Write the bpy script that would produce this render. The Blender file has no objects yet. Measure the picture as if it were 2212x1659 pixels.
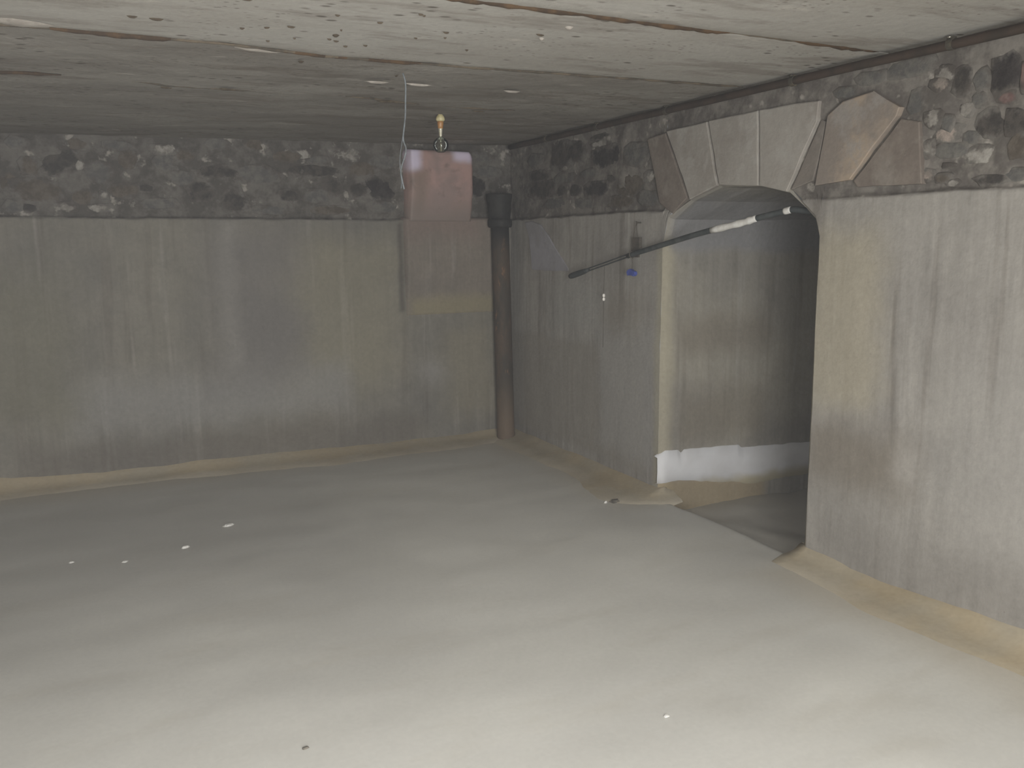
import bpy, bmesh, math, random
from mathutils import Vector, Matrix, noise

random.seed(7)
scene = bpy.context.scene
COL = scene.collection

# ------------------------------------------------------------------ camera
# World axes follow the room: X runs along the far wall, Y along the right wall, Z is up.
cam_data = bpy.data.cameras.new('camera')
cam_data.sensor_width = 36.0
cam_data.lens = 30.335
cam_data.clip_start = 0.02
cam = bpy.data.objects.new('camera', cam_data)
COL.objects.link(cam)
right = Vector((0.894823, -0.446350, -0.007924))
up = -Vector((-0.077713, -0.138269, -0.987341))
back = -Vector((0.439604, 0.884112, -0.158414))
cam.matrix_world = Matrix(((right.x, up.x, back.x, 0.0), (right.y, up.y, back.y, 0.0),
                           (right.z, up.z, back.z, 1.4), (0, 0, 0, 1)))
scene.camera = cam

# ------------------------------------------------------------------ world, light, exposure
world = bpy.data.worlds.new('world')
scene.world = world
world.use_nodes = True
bg = world.node_tree.nodes['Background']
bg.inputs[0].default_value = (0.80, 0.88, 1.0, 1)
bg.inputs[1].default_value = 0.35

def area_light(name, loc, target, sx, sy, power, color, spread=180):
    d = bpy.data.lights.new(name, 'AREA')
    d.shape = 'RECTANGLE'; d.size = sx; d.size_y = sy
    d.energy = power; d.color = color; d.spread = math.radians(spread)
    o = bpy.data.objects.new(name, d); COL.objects.link(o)
    o.location = loc
    o.rotation_euler = (Vector(target) - Vector(loc)).to_track_quat('-Z', 'Y').to_euler()
    return o

# soft light added behind the photographer, set in an imagined doorway
area_light('added_rear_light', (0.50, -0.52, 1.10), (0.60, 3.0, 0.95), 1.10, 1.45, 100, (1.0, 0.995, 0.985))
# the torch of the phone that takes the picture
td = bpy.data.lights.new('phone_torch', 'SPOT')
td.spot_size = math.radians(160); td.spot_blend = 1.0
td.energy = 105; td.color = (1.0, 0.99, 0.98); td.shadow_soft_size = 0.012
torch = bpy.data.objects.new('phone_torch', td); COL.objects.link(torch)
torch.location = (-0.04, 0.0, 1.42)
torch.rotation_euler = Vector((0.25, 1.0, -0.80)).to_track_quat('-Z', 'Y').to_euler()

scene.cycles.max_bounces = 6
scene.cycles.diffuse_bounces = 3
scene.cycles.adaptive_threshold = 0.05
scene.cycles.adaptive_min_samples = 12
scene.cycles.volume_bounces = 0
vs = scene.view_settings
vs.view_transform = 'Standard'; vs.look = 'None'; vs.gamma = 1.0
vs.exposure = 0.24
vs.use_curve_mapping = False

# ------------------------------------------------------------------ helpers
def S(r, g, b):
    """sRGB 0-255 to linear"""
    f = lambda c: (c / 255 / 12.92) if c / 255 <= 0.04045 else ((c / 255 + 0.055) / 1.055) ** 2.4
    return (f(r), f(g), f(b), 1.0)

class NT:
    def __init__(self, name, rough=0.9, spec=0.2):
        self.m = bpy.data.materials.new(name); self.m.use_nodes = True
        self.t = self.m.node_tree; self.n = self.t.nodes; self.l = self.t.links
        self.b = self.n['Principled BSDF']
        self.b.inputs['Roughness'].default_value = rough
        self.b.inputs['Specular IOR Level'].default_value = spec
        tc = self.n.new('ShaderNodeTexCoord')
        self.co = tc.outputs['Object']
        self.sep = None
    def link(self, a, b): self.l.new(a, b)
    def val(self, sock, v):
        if isinstance(v, (int, float)): sock.default_value = v
        elif isinstance(v, tuple): sock.default_value = v
        else: self.l.new(v, sock)
    def xyz(self):
        if self.sep is None:
            self.sep = self.n.new('ShaderNodeSeparateXYZ'); self.link(self.co, self.sep.inputs[0])
        return self.sep.outputs
    def mapped(self, scale, loc=(0, 0, 0)):
        mp = self.n.new('ShaderNodeMapping'); self.link(self.co, mp.inputs[0])
        mp.inputs['Scale'].default_value = scale; mp.inputs['Location'].default_value = loc
        return mp.outputs[0]
    def noise(self, scale, detail=4, rough=0.55, co=None, dist=0.0):
        nn = self.n.new('ShaderNodeTexNoise'); self.link(co or self.co, nn.inputs['Vector'])
        nn.inputs['Scale'].default_value = scale; nn.inputs['Detail'].default_value = detail
        nn.inputs['Roughness'].default_value = rough; nn.inputs['Distortion'].default_value = dist
        return nn.outputs['Fac']
    def voronoi(self, scale, co=None, rand=1.0):
        v = self.n.new('ShaderNodeTexVoronoi'); self.link(co or self.co, v.inputs['Vector'])
        v.inputs['Scale'].default_value = scale; v.inputs['Randomness'].default_value = rand
        return v.outputs['Distance']
    def rng(self, v, a, b, c=0.0, d=1.0, smooth=True):
        r = self.n.new('ShaderNodeMapRange'); r.interpolation_type = 'SMOOTHSTEP' if smooth else 'LINEAR'
        self.val(r.inputs['Value'], v)
        for k, x in zip(('From Min', 'From Max', 'To Min', 'To Max'), (a, b, c, d)): self.val(r.inputs[k], x)
        return r.outputs['Result']
    def math(self, op, a, b=0.0):
        q = self.n.new('ShaderNodeMath'); q.operation = op
        self.val(q.inputs[0], a); self.val(q.inputs[1], b)
        return q.outputs[0]
    def mix(self, fac, a, b, mode='MIX'):
        q = self.n.new('ShaderNodeMix'); q.data_type = 'RGBA'; q.blend_type = mode
        self.val(q.inputs['Factor'], fac); self.val(q.inputs[6], a); self.val(q.inputs[7], b)
        return q.outputs[2]
    def tone(self, c, fac, lo, hi):
        """multiply colour by a grey factor lo..hi"""
        g = self.rng(fac, 0.25, 0.75, lo, hi, smooth=False)
        cc = self.n.new('ShaderNodeCombineColor')
        for i in range(3): self.link(g, cc.inputs[i])
        return self.mix(1.0, c, cc.outputs[0], 'MULTIPLY')
    def bump(self, h, strength=0.3, dist=0.01):
        bp = self.n.new('ShaderNodeBump'); self.link(h, bp.inputs['Height'])
        bp.inputs['Strength'].default_value = strength; bp.inputs['Distance'].default_value = dist
        self.link(bp.outputs[0], self.b.inputs['Normal'])
    def done(self, c):
        self.val(self.b.inputs['Base Color'], c)
        return self.m

def patch_mask(t, u, v, w, p):
    """soft-edged colour patch: p = (u0, u1, v0, v1, softness)"""
    u0, u1, v0, v1, s = p
    uu = t.math('ABSOLUTE', t.math('SUBTRACT', t.math('ADD', u, t.math('MULTIPLY', w, s * 2.2)), (u0 + u1) / 2 + s * 1.1))
    vv = t.math('ABSOLUTE', t.math('SUBTRACT', t.math('ADD', v, t.math('MULTIPLY', w, s * 2.2)), (v0 + v1) / 2 + s * 1.1))
    mu = t.rng(uu, (u1 - u0) / 2 + s, (u1 - u0) / 2 - s)
    mv = t.rng(vv, (v1 - v0) / 2 + s, (v1 - v0) / 2 - s)
    return t.math('MULTIPLY', mu, mv)

def plaster(name, base, alt, axis, patches=(), streak=0.5, blot=1.4, dark=S(96, 88, 80), band=None, bump=0.35):
    t = NT(name, 0.92, 0.12)
    X, Y, Z = t.xyz()
    u = X if axis == 'x' else Y
    c = t.mix(t.rng(t.noise(blot, 3, 0.6), 0.36, 0.66), base, alt)
    st_sc = (9, 1, 0.55) if axis == 'x' else (1, 9, 0.55)
    st = t.noise(1.0, 3, 0.6, t.mapped(st_sc))
    c = t.mix(t.math('MULTIPLY', t.rng(st, 0.56, 0.74), 0.45 * streak), c, S(186, 182, 175))
    st2 = t.noise(1.0, 3, 0.6, t.mapped(tuple(v * 1.35 for v in st_sc), (5, 5, 2)))
    c = t.mix(t.math('MULTIPLY', t.rng(st2, 0.54, 0.72), 0.55 * streak), c, dark)
    st3 = t.noise(1.0, 3, 0.65, t.mapped(tuple(v * 3.1 for v in st_sc), (1, 3, 8)))
    c = t.tone(c, st3, 1 - 0.14 * streak, 1 + 0.14 * streak)
    c = t.tone(c, t.noise(6, 4, 0.65), 0.90, 1.10)
    w = t.noise(3.2, 4, 0.6)
    for p, col, k in patches:
        c = t.mix(t.math('MULTIPLY', patch_mask(t, u, Z, w, p), k), c, col)
    if band:                       # rough masonry bedding above the render
        bz, bcol, bcol2 = band
        f = t.rng(t.math('ADD', Z, t.math('MULTIPLY', t.noise(6, 1), 0.03)), bz + 0.012, bz + 0.022)
        bb = t.mix(t.rng(t.noise(7, 4, 0.68), 0.40, 0.62), bcol, bcol2)
        bb = t.tone(bb, t.noise(19, 3, 0.65), 0.86, 1.14)
        bb = t.mix(t.math('MULTIPLY', t.rng(t.noise(13, 3, 0.6, t.mapped((1, 1, 1), (3, 1, 7))), 0.60, 0.72), 0.55), bb, S(176, 170, 160))
        c = t.mix(f, c, bb)
    c = t.tone(c, t.noise(45, 2, 0.7), 0.93, 1.06)
    pit = t.rng(t.voronoi(28), 0.035, 0.10)
    c = t.mix(t.math('MULTIPLY', t.math('SUBTRACT', 1.0, pit), t.rng(t.noise(5, 1), 0.52, 0.66, 0, 0.35)), c, dark)
    t.bump(t.noise(16, 4, 0.62), bump, 0.012)
    return t.done(c)

def simple(name, c1, c2, scale=8, rough=0.85, spec=0.2, metallic=0.0, bump=0.3, bdist=0.004, lo=0.42, hi=0.62):
    t = NT(name, rough, spec)
    c = t.mix(t.rng(t.noise(scale, 5, 0.62), lo, hi), c1, c2)
    c = t.tone(c, t.noise(scale * 6, 4, 0.7), 0.92, 1.07)
    t.b.inputs['Metallic'].default_value = metallic
    if bump: t.bump(t.noise(scale * 3.5, 5, 0.65), bump, bdist)
    return t.done(c)

def rubble(name, c1, c2, ragged=2.0, e0=0.55, e1=1.05):
    """stone whose rim is smeared over with bedding mortar"""
    t = NT(name, 0.92, 0.12)
    X, Y, Z = t.xyz()
    geo = t.n.new('ShaderNodeNewGeometry'); pos = geo.outputs['Position']
    r = t.math('SQRT', t.math('ADD', t.math('MULTIPLY', X, X), t.math('MULTIPLY', Z, Z)))
    big = t.noise(13, 4, 0.65, pos)
    c = t.mix(t.rng(t.noise(17, 4, 0.65, pos), 0.38, 0.64), c1, c2)
    bed = t.mix(t.rng(t.noise(7, 4, 0.68, pos), 0.40, 0.62), S(86, 81, 76), S(110, 106, 100))
    f = t.rng(t.math('ADD', r, t.math('MULTIPLY', t.math('SUBTRACT', big, 0.5), ragged)), e0, e1)
    c = t.mix(f, c, bed)
    c = t.tone(c, t.noise(60, 2, 0.7, pos), 0.90, 1.08)
    t.bump(t.noise(35, 4, 0.65, pos), 0.5, 0.008)
    return t.done(c)

def mesh_obj(name, verts, faces, mat=None, parent=None, smooth=True, fix=True):
    me = bpy.data.meshes.new(name)
    me.from_pydata([tuple(v) for v in verts], [], faces)
    if fix:
        bm = bmesh.new(); bm.from_mesh(me)
        bmesh.ops.recalc_face_normals(bm, faces=bm.faces)
        bm.to_mesh(me); bm.free()
    if smooth:
        for p in me.polygons: p.use_smooth = True
    if mat: me.materials.append(mat)
    o = bpy.data.objects.new(name, me); COL.objects.link(o)
    if parent: o.parent = parent
    return o

def tag(o, label, cat, kind=None, group=None):
    o['label'] = label; o['category'] = cat
    if kind: o['kind'] = kind
    if group: o['group'] = group
    return o

def empty(name, loc):
    o = bpy.data.objects.new(name, None); COL.objects.link(o); o.location = loc
    return o

def fn(x, y, z, s, seed=0.0):
    return noise.fractal(Vector((x * s + seed, y * s + seed * 1.7, z * s - seed)), 0.8, 2.1, 4)

def tube_data(pts, radii, n=10, cap=True):
    P = [Vector(p) for p in pts]; V = []; F = []
    if isinstance(radii, (int, float)): radii = [radii] * len(P)
    prev = None
    for i, p in enumerate(P):
        d = (P[min(i + 1, len(P) - 1)] - P[max(i - 1, 0)]).normalized()
        a = prev if prev is not None else (Vector((0, 0, 1)) if abs(d.z) < 0.9 else Vector((1, 0, 0)))
        a = (a - d * a.dot(d)).normalized(); b = d.cross(a); prev = a
        for k in range(n):
            th = 2 * math.pi * k / n
            V.append(p + (a * math.cos(th) + b * math.sin(th)) * radii[i])
    for i in range(len(P) - 1):
        for k in range(n):
            F.append((i * n + k, i * n + (k + 1) % n, (i + 1) * n + (k + 1) % n, (i + 1) * n + k))
    if cap:
        F.append(tuple(range(n))); F.append(tuple(range((len(P) - 1) * n, len(P) * n)))
    return V, F

def tube(name, pts, radii, mat, parent=None, n=10, origin=None):
    V, F = tube_data(pts, radii, n)
    if origin is not None: V = [v - Vector(origin) for v in V]
    return mesh_obj(name, V, F, mat, parent)

def lathe(name, prof, mat, parent=None, n=24, center=(0, 0, 0)):
    V = []; F = []; m = len(prof)
    for k in range(n):
        th = 2 * math.pi * k / n
        for r, z in prof: V.append((center[0] + r * math.cos(th), center[1] + r * math.sin(th), center[2] + z))
    for k in range(n):
        k2 = (k + 1) % n
        for i in range(m - 1): F.append((k * m + i, k * m + i + 1, k2 * m + i + 1, k2 * m + i))
    o = mesh_obj(name, V, F, mat, parent)
    bm = bmesh.new(); bm.from_mesh(o.data)
    bmesh.ops.remove_doubles(bm, verts=bm.verts, dist=1e-5)
    bmesh.ops.recalc_face_normals(bm, faces=bm.faces); bm.to_mesh(o.data); bm.free()
    return o

def smooth_path(pts, k=6):
    P = [Vector(p) for p in pts]; out = []
    for i in range(len(P) - 1):
        p0, p1, p2, p3 = P[max(i - 1, 0)], P[i], P[i + 1], P[min(i + 2, len(P) - 1)]
        for j in range(k):
            s = j / k
            out.append(0.5 * ((2 * p1) + (p2 - p0) * s + (2 * p0 - 5 * p1 + 4 * p2 - p3) * s * s + (3 * p1 - p0 - 3 * p2 + p3) * s ** 3))
    out.append(P[-1]); return out

def interp(tab, x):
    if x <= tab[0][0]: return tab[0][1]
    for (a, b), (c, d) in zip(tab, tab[1:]):
        if x <= c: return b + (d - b) * (x - a) / (c - a)
    return tab[-1][1]

def frange(a, b, step):
    n = max(1, round((b - a) / step)); return [a + (b - a) * i / n for i in range(n + 1)]

def grid_faces(nu, nv, base=0):
    return [(base + i * nv + j, base + (i + 1) * nv + j, base + (i + 1) * nv + j + 1, base + i * nv + j + 1)
            for i in range(nu - 1) for j in range(nv - 1)]

# ------------------------------------------------------------------ room size (metres)
XR, YB, XL, YN = 2.83, 5.70, -1.70, -0.60      # right wall, far wall, left wall, near wall
ZS = 1.578                                      # top of the render on the walls
PX1 = 4.9                                       # far end of the passage behind the arch
YJ0, YJ1 = 2.765, 3.835                         # jambs of the opening
def ceil_z(x, y): return 2.118 - 0.02 * (2.83 - x) - 0.003 * (y - 2)

# ------------------------------------------------------------------ materials
M_floor = None
t = NT('silt floor', 0.5, 0.5)
X, Y, Z = t.xyz()
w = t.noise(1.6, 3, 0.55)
c = t.mix(t.rng(t.noise(0.9, 3, 0.5), 0.35, 0.68), S(192, 190, 183), S(203, 201, 193))
c = t.mix(t.math('MULTIPLY', t.rng(t.noise(2.6, 4, 0.55, t.mapped((0.5, 1.6, 1))), 0.5, 0.7), 0.35), c, S(182, 177, 165))
c = t.mix(t.math('MULTIPLY', patch_mask(t, X, Y, w, (1.3, 2.75, 2.9, 4.9, 0.7)), 0.6), c, S(218, 216, 208))  # floor painted paler near the opening, standing in for light there
c = t.mix(t.math('MULTIPLY', patch_mask(t, X, Y, w, (-1.6, 0.8, 3.5, 5.5, 0.7)), 0.7), c, S(182, 180, 174))  # far left floor painted darker, as if less light fell there
dw = t.math('MINIMUM', t.math('SUBTRACT', XR, X), t.math('SUBTRACT', YB, Y))
edge = t.rng(t.math('ADD', dw, t.math('MULTIPLY', w, 0.25)), 0.62, 0.20)
edge = t.math('MULTIPLY', edge, t.rng(t.math('ABSOLUTE', t.math('SUBTRACT', Y, 3.22)), 0.38, 0.62))
c = t.mix(t.math('MULTIPLY', edge, 0.75), c, S(188, 179, 161))
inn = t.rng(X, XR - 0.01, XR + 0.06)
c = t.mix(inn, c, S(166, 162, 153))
c = t.tone(c, t.noise(60, 1, 0.6), 0.97, 1.03)
t.bump(t.noise(20, 4), 0.12, 0.006)
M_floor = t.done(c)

t = NT('ochre silt', 0.9, 0.15)
c = t.mix(t.rng(t.noise(2.5, 4, 0.6), 0.38, 0.65), S(174, 160, 134), S(170, 160, 140))
c = t.mix(t.math('MULTIPLY', t.rng(t.noise(1.1, 3, 0.6, t.mapped((1, 1, 1), (9, 2, 4))), 0.5, 0.66), 0.6), c, S(160, 150, 130))
X, Y, Z = t.xyz()
c = t.mix(t.rng(t.math('ADD', Z, t.math('MULTIPLY', t.noise(3, 4), 0.03)), 0.030, 0.010), c, S(188, 179, 161))
c = t.tone(c, t.noise(50, 1, 0.6), 0.95, 1.04)
t.bump(t.noise(18, 5), 0.25, 0.008)
M_ochre = t.done(c)

PALE, GREY, BROWN, DARKB = S(186, 182, 172), S(150, 148, 142), S(138, 126, 108), S(104, 96, 88)
CREAM = S(188, 178, 150)
M_back = plaster('render of the far wall', S(127, 123, 113), S(117, 114, 107), 'x', band=(ZS, S(84, 80, 75), S(106, 102, 96)), streak=0.5, patches=[
    ((0.80, 0.90, 0.62, 1.56, 0.06), S(158, 155, 146), 0.5),
    ((1.22, 1.95, 0.5, 1.45, 0.18), S(142, 136, 116), 0.5),
    ((-0.1, 1.6, 0.30, 0.62, 0.13), S(142, 140, 136), 0.6),
    ((-0.4, 2.1, 0.02, 0.24, 0.09), S(106, 100, 92), 0.6),
    ((0.75, 1.3, 0.55, 1.55, 0.16), S(118, 114, 111), 0.55),
    ((-0.6, -0.05, 0.35, 1.3, 0.15), S(118, 115, 98), 0.5),
    ((2.12, 2.30, 0.42, 0.62, 0.10), S(150, 147, 142), 0.5),
    ((1.970, 2.006, 0.95, 1.56, 0.018), S(84, 80, 74), 0.65),  # shadow line painted along the left edge of the pier
    ((2.3, 2.7, 0.15, 0.85, 0.12), S(138, 131, 112), 0.5)])
M_right = plaster('render of the right wall', S(151, 147, 140), S(140, 136, 130), 'y', band=(ZS, S(96, 91, 86), S(122, 117, 110)), streak=0.85, patches=[
    ((2.42, 2.80, 0.72, 1.46, 0.10), S(164, 156, 136), 0.65),
    ((2.20, 2.76, 0.36, 0.64, 0.10), S(120, 112, 100), 0.70),
    ((2.20, 2.30, 0.45, 0.62, 0.06), S(180, 176, 170), 0.40),
    ((1.4, 2.1, 0.25, 1.0, 0.16), S(160, 157, 151), 0.45),
    ((4.00, 5.8, 0.10, 0.79, 0.035), S(140, 135, 126), 0.72),
    ((4.45, 5.1, 0.84, 1.2, 0.10), S(150, 149, 144), 0.5),
    ((3.9, 4.5, 0.16, 0.95, 0.09), S(154, 152, 148), 0.6),
    ((3.80, 3.90, 0.0, 1.38, 0.03), S(164, 158, 138), 0.55),
    ((4.05, 4.45, 0.85, 1.15, 0.12), S(128, 121, 110), 0.5),
    ((1.2, 2.65, 0.02, 0.3, 0.12), S(132, 128, 122), 0.6)])
M_pass = plaster('render of the passage', S(150, 145, 133), S(136, 132, 124), 'x', streak=0.6, patches=[
    ((2.80, 2.90, -0.2, 1.40, 0.04), S(162, 155, 134), 0.6),
    ((2.95, 3.6, 0.28, 0.60, 0.10), S(122, 114, 100), 0.6),
    ((2.95, 3.6, 0.80, 1.00, 0.08), S(120, 112, 100), 0.6),
    ((2.8, 3.6, -0.2, 0.10, 0.05), S(150, 134, 104), 0.7),
    ((2.86, 4.5, 1.36, 1.64, 0.04), S(132, 132, 134), 0.75)])
M_plain = plaster('plain cellar render', S(148, 144, 135), S(136, 132, 124), 'x', streak=0.5)

def ceiling_mat(name, a, b, specks, rough_k):
    t = NT(name, 0.9, 0.15)
    X, Y, Z = t.xyz()
    c = t.mix(t.rng(t.noise(1.5, 3, 0.6, t.mapped((0.6, 1.6, 1))), 0.36, 0.66), a, b)
    c = t.mix(t.math('MULTIPLY', t.rng(t.noise(3.5, 4, 0.7, t.mapped((0.5, 2.2, 1), (4, 1, 0))), 0.50, 0.66), 0.35 + 0.25 * specks), c, S(108, 98, 87))
    c = t.mix(t.math('MULTIPLY', t.rng(t.noise(5, 3, 0.7, t.mapped((0.6, 1.8, 1), (8, 3, 0))), 0.62, 0.74), 0.45), c, S(190, 184, 174))
    vor = t.voronoi(13, t.mapped((0.8, 1.5, 1)))
    spot = t.math('MULTIPLY', t.math('SUBTRACT', 1.0, t.rng(vor, 0.10, 0.24)), t.rng(t.noise(1.9, 2, 0.6, t.mapped((1, 1, 1), (2, 7, 0))), 0.50 - specks * 0.12, 0.60))
    c = t.mix(t.math('MULTIPLY', spot, 0.75), c, S(74, 66, 56))
    vor2 = t.voronoi(34, t.mapped((0.8, 1.4, 1), (3, 3, 3)))
    spot2 = t.math('MULTIPLY', t.math('SUBTRACT', 1.0, t.rng(vor2, 0.12, 0.26)), t.rng(t.noise(2.5, 2, 0.6), 0.45, 0.62))
    c = t.mix(t.math('MULTIPLY', spot2, 0.6), c, S(84, 76, 64))
    c = t.tone(c, t.noise(50, 2, 0.7), 0.94, 1.05)
    t.bump(t.noise(18, 4, 0.65), 0.3 * rough_k, 0.01)
    return t.done(c)
M_ceil_smooth = ceiling_mat('smooth ceiling concrete', S(170, 167, 160), S(160, 156, 148), 0.2, 0.8)
M_ceil_rough = ceiling_mat('pitted ceiling concrete', S(146, 142, 134), S(128, 123, 115), 0.8, 1.6)
M_joint = simple('ceiling joint dirt', S(70, 64, 55), S(94, 84, 70), 9)
M_rust = simple('rust', S(60, 48, 36), S(80, 62, 43), 11, 0.9, 0.2, 0, 0.5)
M_rustpipe = simple('rusty conduit steel', S(64, 53, 45), S(54, 47, 40), 7, 0.75, 0.3, 0, 0.5)
M_iron = None
t = NT('rusting cast iron', 0.75, 0.3)
X, Y, Z = t.xyz()
c = t.mix(t.rng(t.noise(4, 5, 0.65, t.mapped((2, 2, 0.7))), 0.40, 0.64), S(66, 60, 52), S(84, 70, 57))
c = t.mix(t.math('MULTIPLY', t.rng(t.noise(9, 5, 0.7, t.mapped((1.5, 1.5, 0.6), (2, 2, 2))), 0.60, 0.70), 0.7), c, S(130, 96, 68))
c = t.mix(t.rng(Z, 0.55, 0.05), c, S(106, 91, 75))
c = t.mix(t.rng(Z, 1.30, 1.52), c, S(40, 39, 37))
t.bump(t.noise(35, 5, 0.7), 0.4, 0.006)
M_iron = t.done(c)
M_socket = simple('dark cast iron', S(34, 34, 33), S(46, 45, 42), 9, 0.7, 0.3, 0, 0.4)

STONE = {
    'k': rubble('blackish rubble stone', S(54, 51, 50), S(68, 64, 62)),
    'd': rubble('dark rubble stone', S(64, 61, 58), S(82, 77, 72)),
    'b': rubble('brown rubble stone', S(84, 77, 69), S(100, 93, 84)),
    'g': rubble('grey rubble stone', S(90, 88, 85), S(108, 105, 99)),
    'p': rubble('pale lime mortar', S(152, 148, 140), S(122, 117, 110), 3.4, 0.35, 0.85),
    'q': rubble('pinkish lime mortar', S(154, 142, 132), S(122, 114, 106), 3.4, 0.35, 0.85),
    'r': rubble('reddish rubble stone', S(102, 82, 78), S(118, 102, 96))}
def arch_mat(name, c1, c2, c3, scale):
    t = NT(name, 0.9, 0.15)
    c = t.mix(t.rng(t.noise(scale, 4, 0.6), 0.38, 0.62), c1, c2)
    c = t.mix(t.math('MULTIPLY', t.rng(t.noise(scale * 1.7, 4, 0.65, t.mapped((1, 1, 1), (4, 2, 9))), 0.50, 0.66), 0.75), c, c3)
    c = t.tone(c, t.noise(40, 3, 0.7), 0.93, 1.06)
    t.bump(t.noise(16, 4, 0.62), 0.35, 0.01)
    return t.done(c)
VOUS = {
    'grey': arch_mat('dressed grey arch stone', S(154, 149, 141), S(143, 137, 129), S(161, 157, 150), 4),
    'brown': arch_mat('brown arch stone', S(112, 103, 95), S(122, 113, 104), S(132, 125, 116), 5),
    'dark': arch_mat('dark arch joint filling', S(112, 106, 99), S(120, 113, 105), S(128, 122, 115), 6),
    'pink': arch_mat('pinkish arch stone', S(156, 141, 124), S(130, 121, 112), S(142, 137, 131), 4.5)}

# ------------------------------------------------------------------ floor
def floor_z(x, y):
    z = 0.010 * fn(x, y, 0, 0.9, 3) + 0.003 * fn(x, y, 0, 4, 8)
    if x > XR - 0.10:
        e = XR - 0.035 + 0.03 * fn(0, y, 0, 2.5, 5)
        s = min(1.0, max(0.0, (x - e) / 0.16)); s = s * s * (3 - 2 * s)
        low = -0.10 + 0.02 * fn(x, y, 1, 3, 2) + 0.035 * math.exp(-((x - 3.12) / 0.10) ** 2 - ((y - 3.05) / 0.22) ** 2)
        z = z * (1 - s) + low * s
    return z
xs = frange(XL - 0.1, 2.6, 0.09) + frange(2.62, 3.1, 0.02) + frange(3.15, PX1 + 0.1, 0.07)
ys = frange(YN - 0.1, YB + 0.1, 0.06)
V = [(x, y, floor_z(x, y)) for x in xs for y in ys]
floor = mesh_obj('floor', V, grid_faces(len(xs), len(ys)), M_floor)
tag(floor, 'smooth pale grey floor of dried silt in the cellar', 'floor', 'structure')

# ------------------------------------------------------------------ far wall
def back_d(x, z):
    st = ZS + 0.010 * fn(x, 0, 0, 3.0, 4) + 0.004 * fn(x, 0, 0, 14, 1)
    k = min(1.0, max(0.0, (z - st) / 0.012))
    low = 0.005 * fn(x, 1, z, 1.3, 6) + 0.002 * fn(x, 1, z, 6, 6)
    upp = -0.034 + 0.012 * fn(x, 2, z, 5, 9) + 0.006 * fn(x, 2, z, 16, 3)
    return low * (1 - k) + upp * k
zs = frange(-0.15, 1.5, 0.05) + frange(1.52, 1.66, 0.008) + frange(1.68, 2.2, 0.02)
xs = frange(XL - 0.1, XR + 0.1, 0.03)
V = [(x, YB - back_d(x, z), z) for x in xs for z in zs]
wall_back = mesh_obj('wall_back', V, grid_faces(len(xs), len(zs)), M_back)
tag(wall_back, 'far wall of streaked grey render with rubble masonry along the top', 'wall', 'structure')

# ------------------------------------------------------------------ right wall with the arched opening
ARCH = [(YJ0, 1.43), (2.789, 1.498), (2.845, 1.545), (2.946, 1.618), (3.124, 1.662), (3.41, 1.676), (3.63, 1.618), (3.79, 1.530), (YJ1, 1.38)]
def right_d(y, z):
    st = ZS + 0.012 * fn(y, 3, 0, 3.0, 4) + 0.004 * fn(y, 3, 0, 14, 1)
    k = min(1.0, max(0.0, (z - st) / 0.012))
    low = 0.006 * fn(y, 4, z, 1.3, 16) + 0.002 * fn(y, 4, z, 6, 16)
    upp = -0.026 + 0.010 * fn(y, 5, z, 5, 19) + 0.006 * fn(y, 5, z, 16, 13)
    # rubble is flush with the render around the arch
    a = max(0.0, 1 - abs(y - 3.2) / 1.0)
    upp = upp * (1 - 0.6 * a)
    return low * (1 - k) + upp * k
E0 = 0.022
def arch_top(y):
    pts = [(YJ0 - E0, 1.43)] + [(p[0] + (p[0] - 3.3) / 0.535 * E0, p[1] + 0.016) for p in ARCH[1:-1]] + [(YJ1 + E0, 1.38)]
    return interp(pts, y)
V = []; F = []
def wall_block(ylist, zfun):
    base = len(V); nv = None
    for y in ylist:
        zz = zfun(y); nv = len(zz)
        for z in zz: V.append((XR - right_d(y, z), y, z))
    F.extend(grid_faces(len(ylist), nv, base))
zs_full = frange(-0.15, 1.5, 0.05) + frange(1.52, 1.66, 0.008) + frange(1.68, 2.25, 0.02)
wall_block(frange(YN - 0.1, YJ0 - E0, 0.03), lambda y: zs_full)
wall_block(frange(YJ1 + E0, YB + 0.1, 0.03), lambda y: zs_full)
wall_block(frange(YJ0 - E0, YJ1 + E0, 0.015), lambda y: [arch_top(y) + (2.25 - arch_top(y)) * i / 50 for i in range(51)])
wall_right = mesh_obj('wall_right', V, F, M_right)
tag(wall_right, 'right wall of stained render and rubble pierced by an arched opening', 'wall', 'structure')

# ------------------------------------------------------------------ passage behind the arch
prof = [(YJ1, -0.2)] + [(YJ1, z) for z in frange(-0.1, 1.30, 0.1)] + list(reversed(ARCH)) + [(YJ0, z) for z in reversed(frange(-0.1, 1.30, 0.1))] + [(YJ0, -0.2)]
def grow(p, e):
    y, z = p
    yy = y + max(-1, min(1, (y - 3.3) / 0.535)) * e
    return (yy, z + (e * 0.72 if z > 1.43 else 0))
V = []; nx = 0
for i, x in enumerate([XR, XR + 0.012, XR + 0.03] + frange(XR + 0.07, PX1, 0.08)):
    e = (E0, E0 * 0.35, 0.0)[i] if i < 3 else 0.0
    for p in prof:
        y, z = grow(p, e)
        if i == 0: V.append((XR - right_d(y, z), y, z))
        else:
            n1 = 0.008 * fn(x, y, z, 1.6, 21) * min(1, (x - XR) * 6)
            V.append((x, y + n1, z + (0.006 * fn(x, y, z, 2, 2) * min(1, (x - XR) * 6) if z > 1.4 else 0)))
    nx += 1
passage = mesh_obj('wall_passage', V, grid_faces(nx, len(prof)), M_pass)
for p in passage.data.polygons: p.use_smooth = p.center.z < 1.35
tag(passage, 'shadowed side walls and soffit of the passage beyond the arch', 'wall', 'structure')
V = [(PX1 - 0.02, y, z) for y in (2.6, 3.95) for z in (-0.2, 1.8)]
we = mesh_obj('wall_passage_end', V, [(0, 1, 3, 2)], M_pass)
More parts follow.
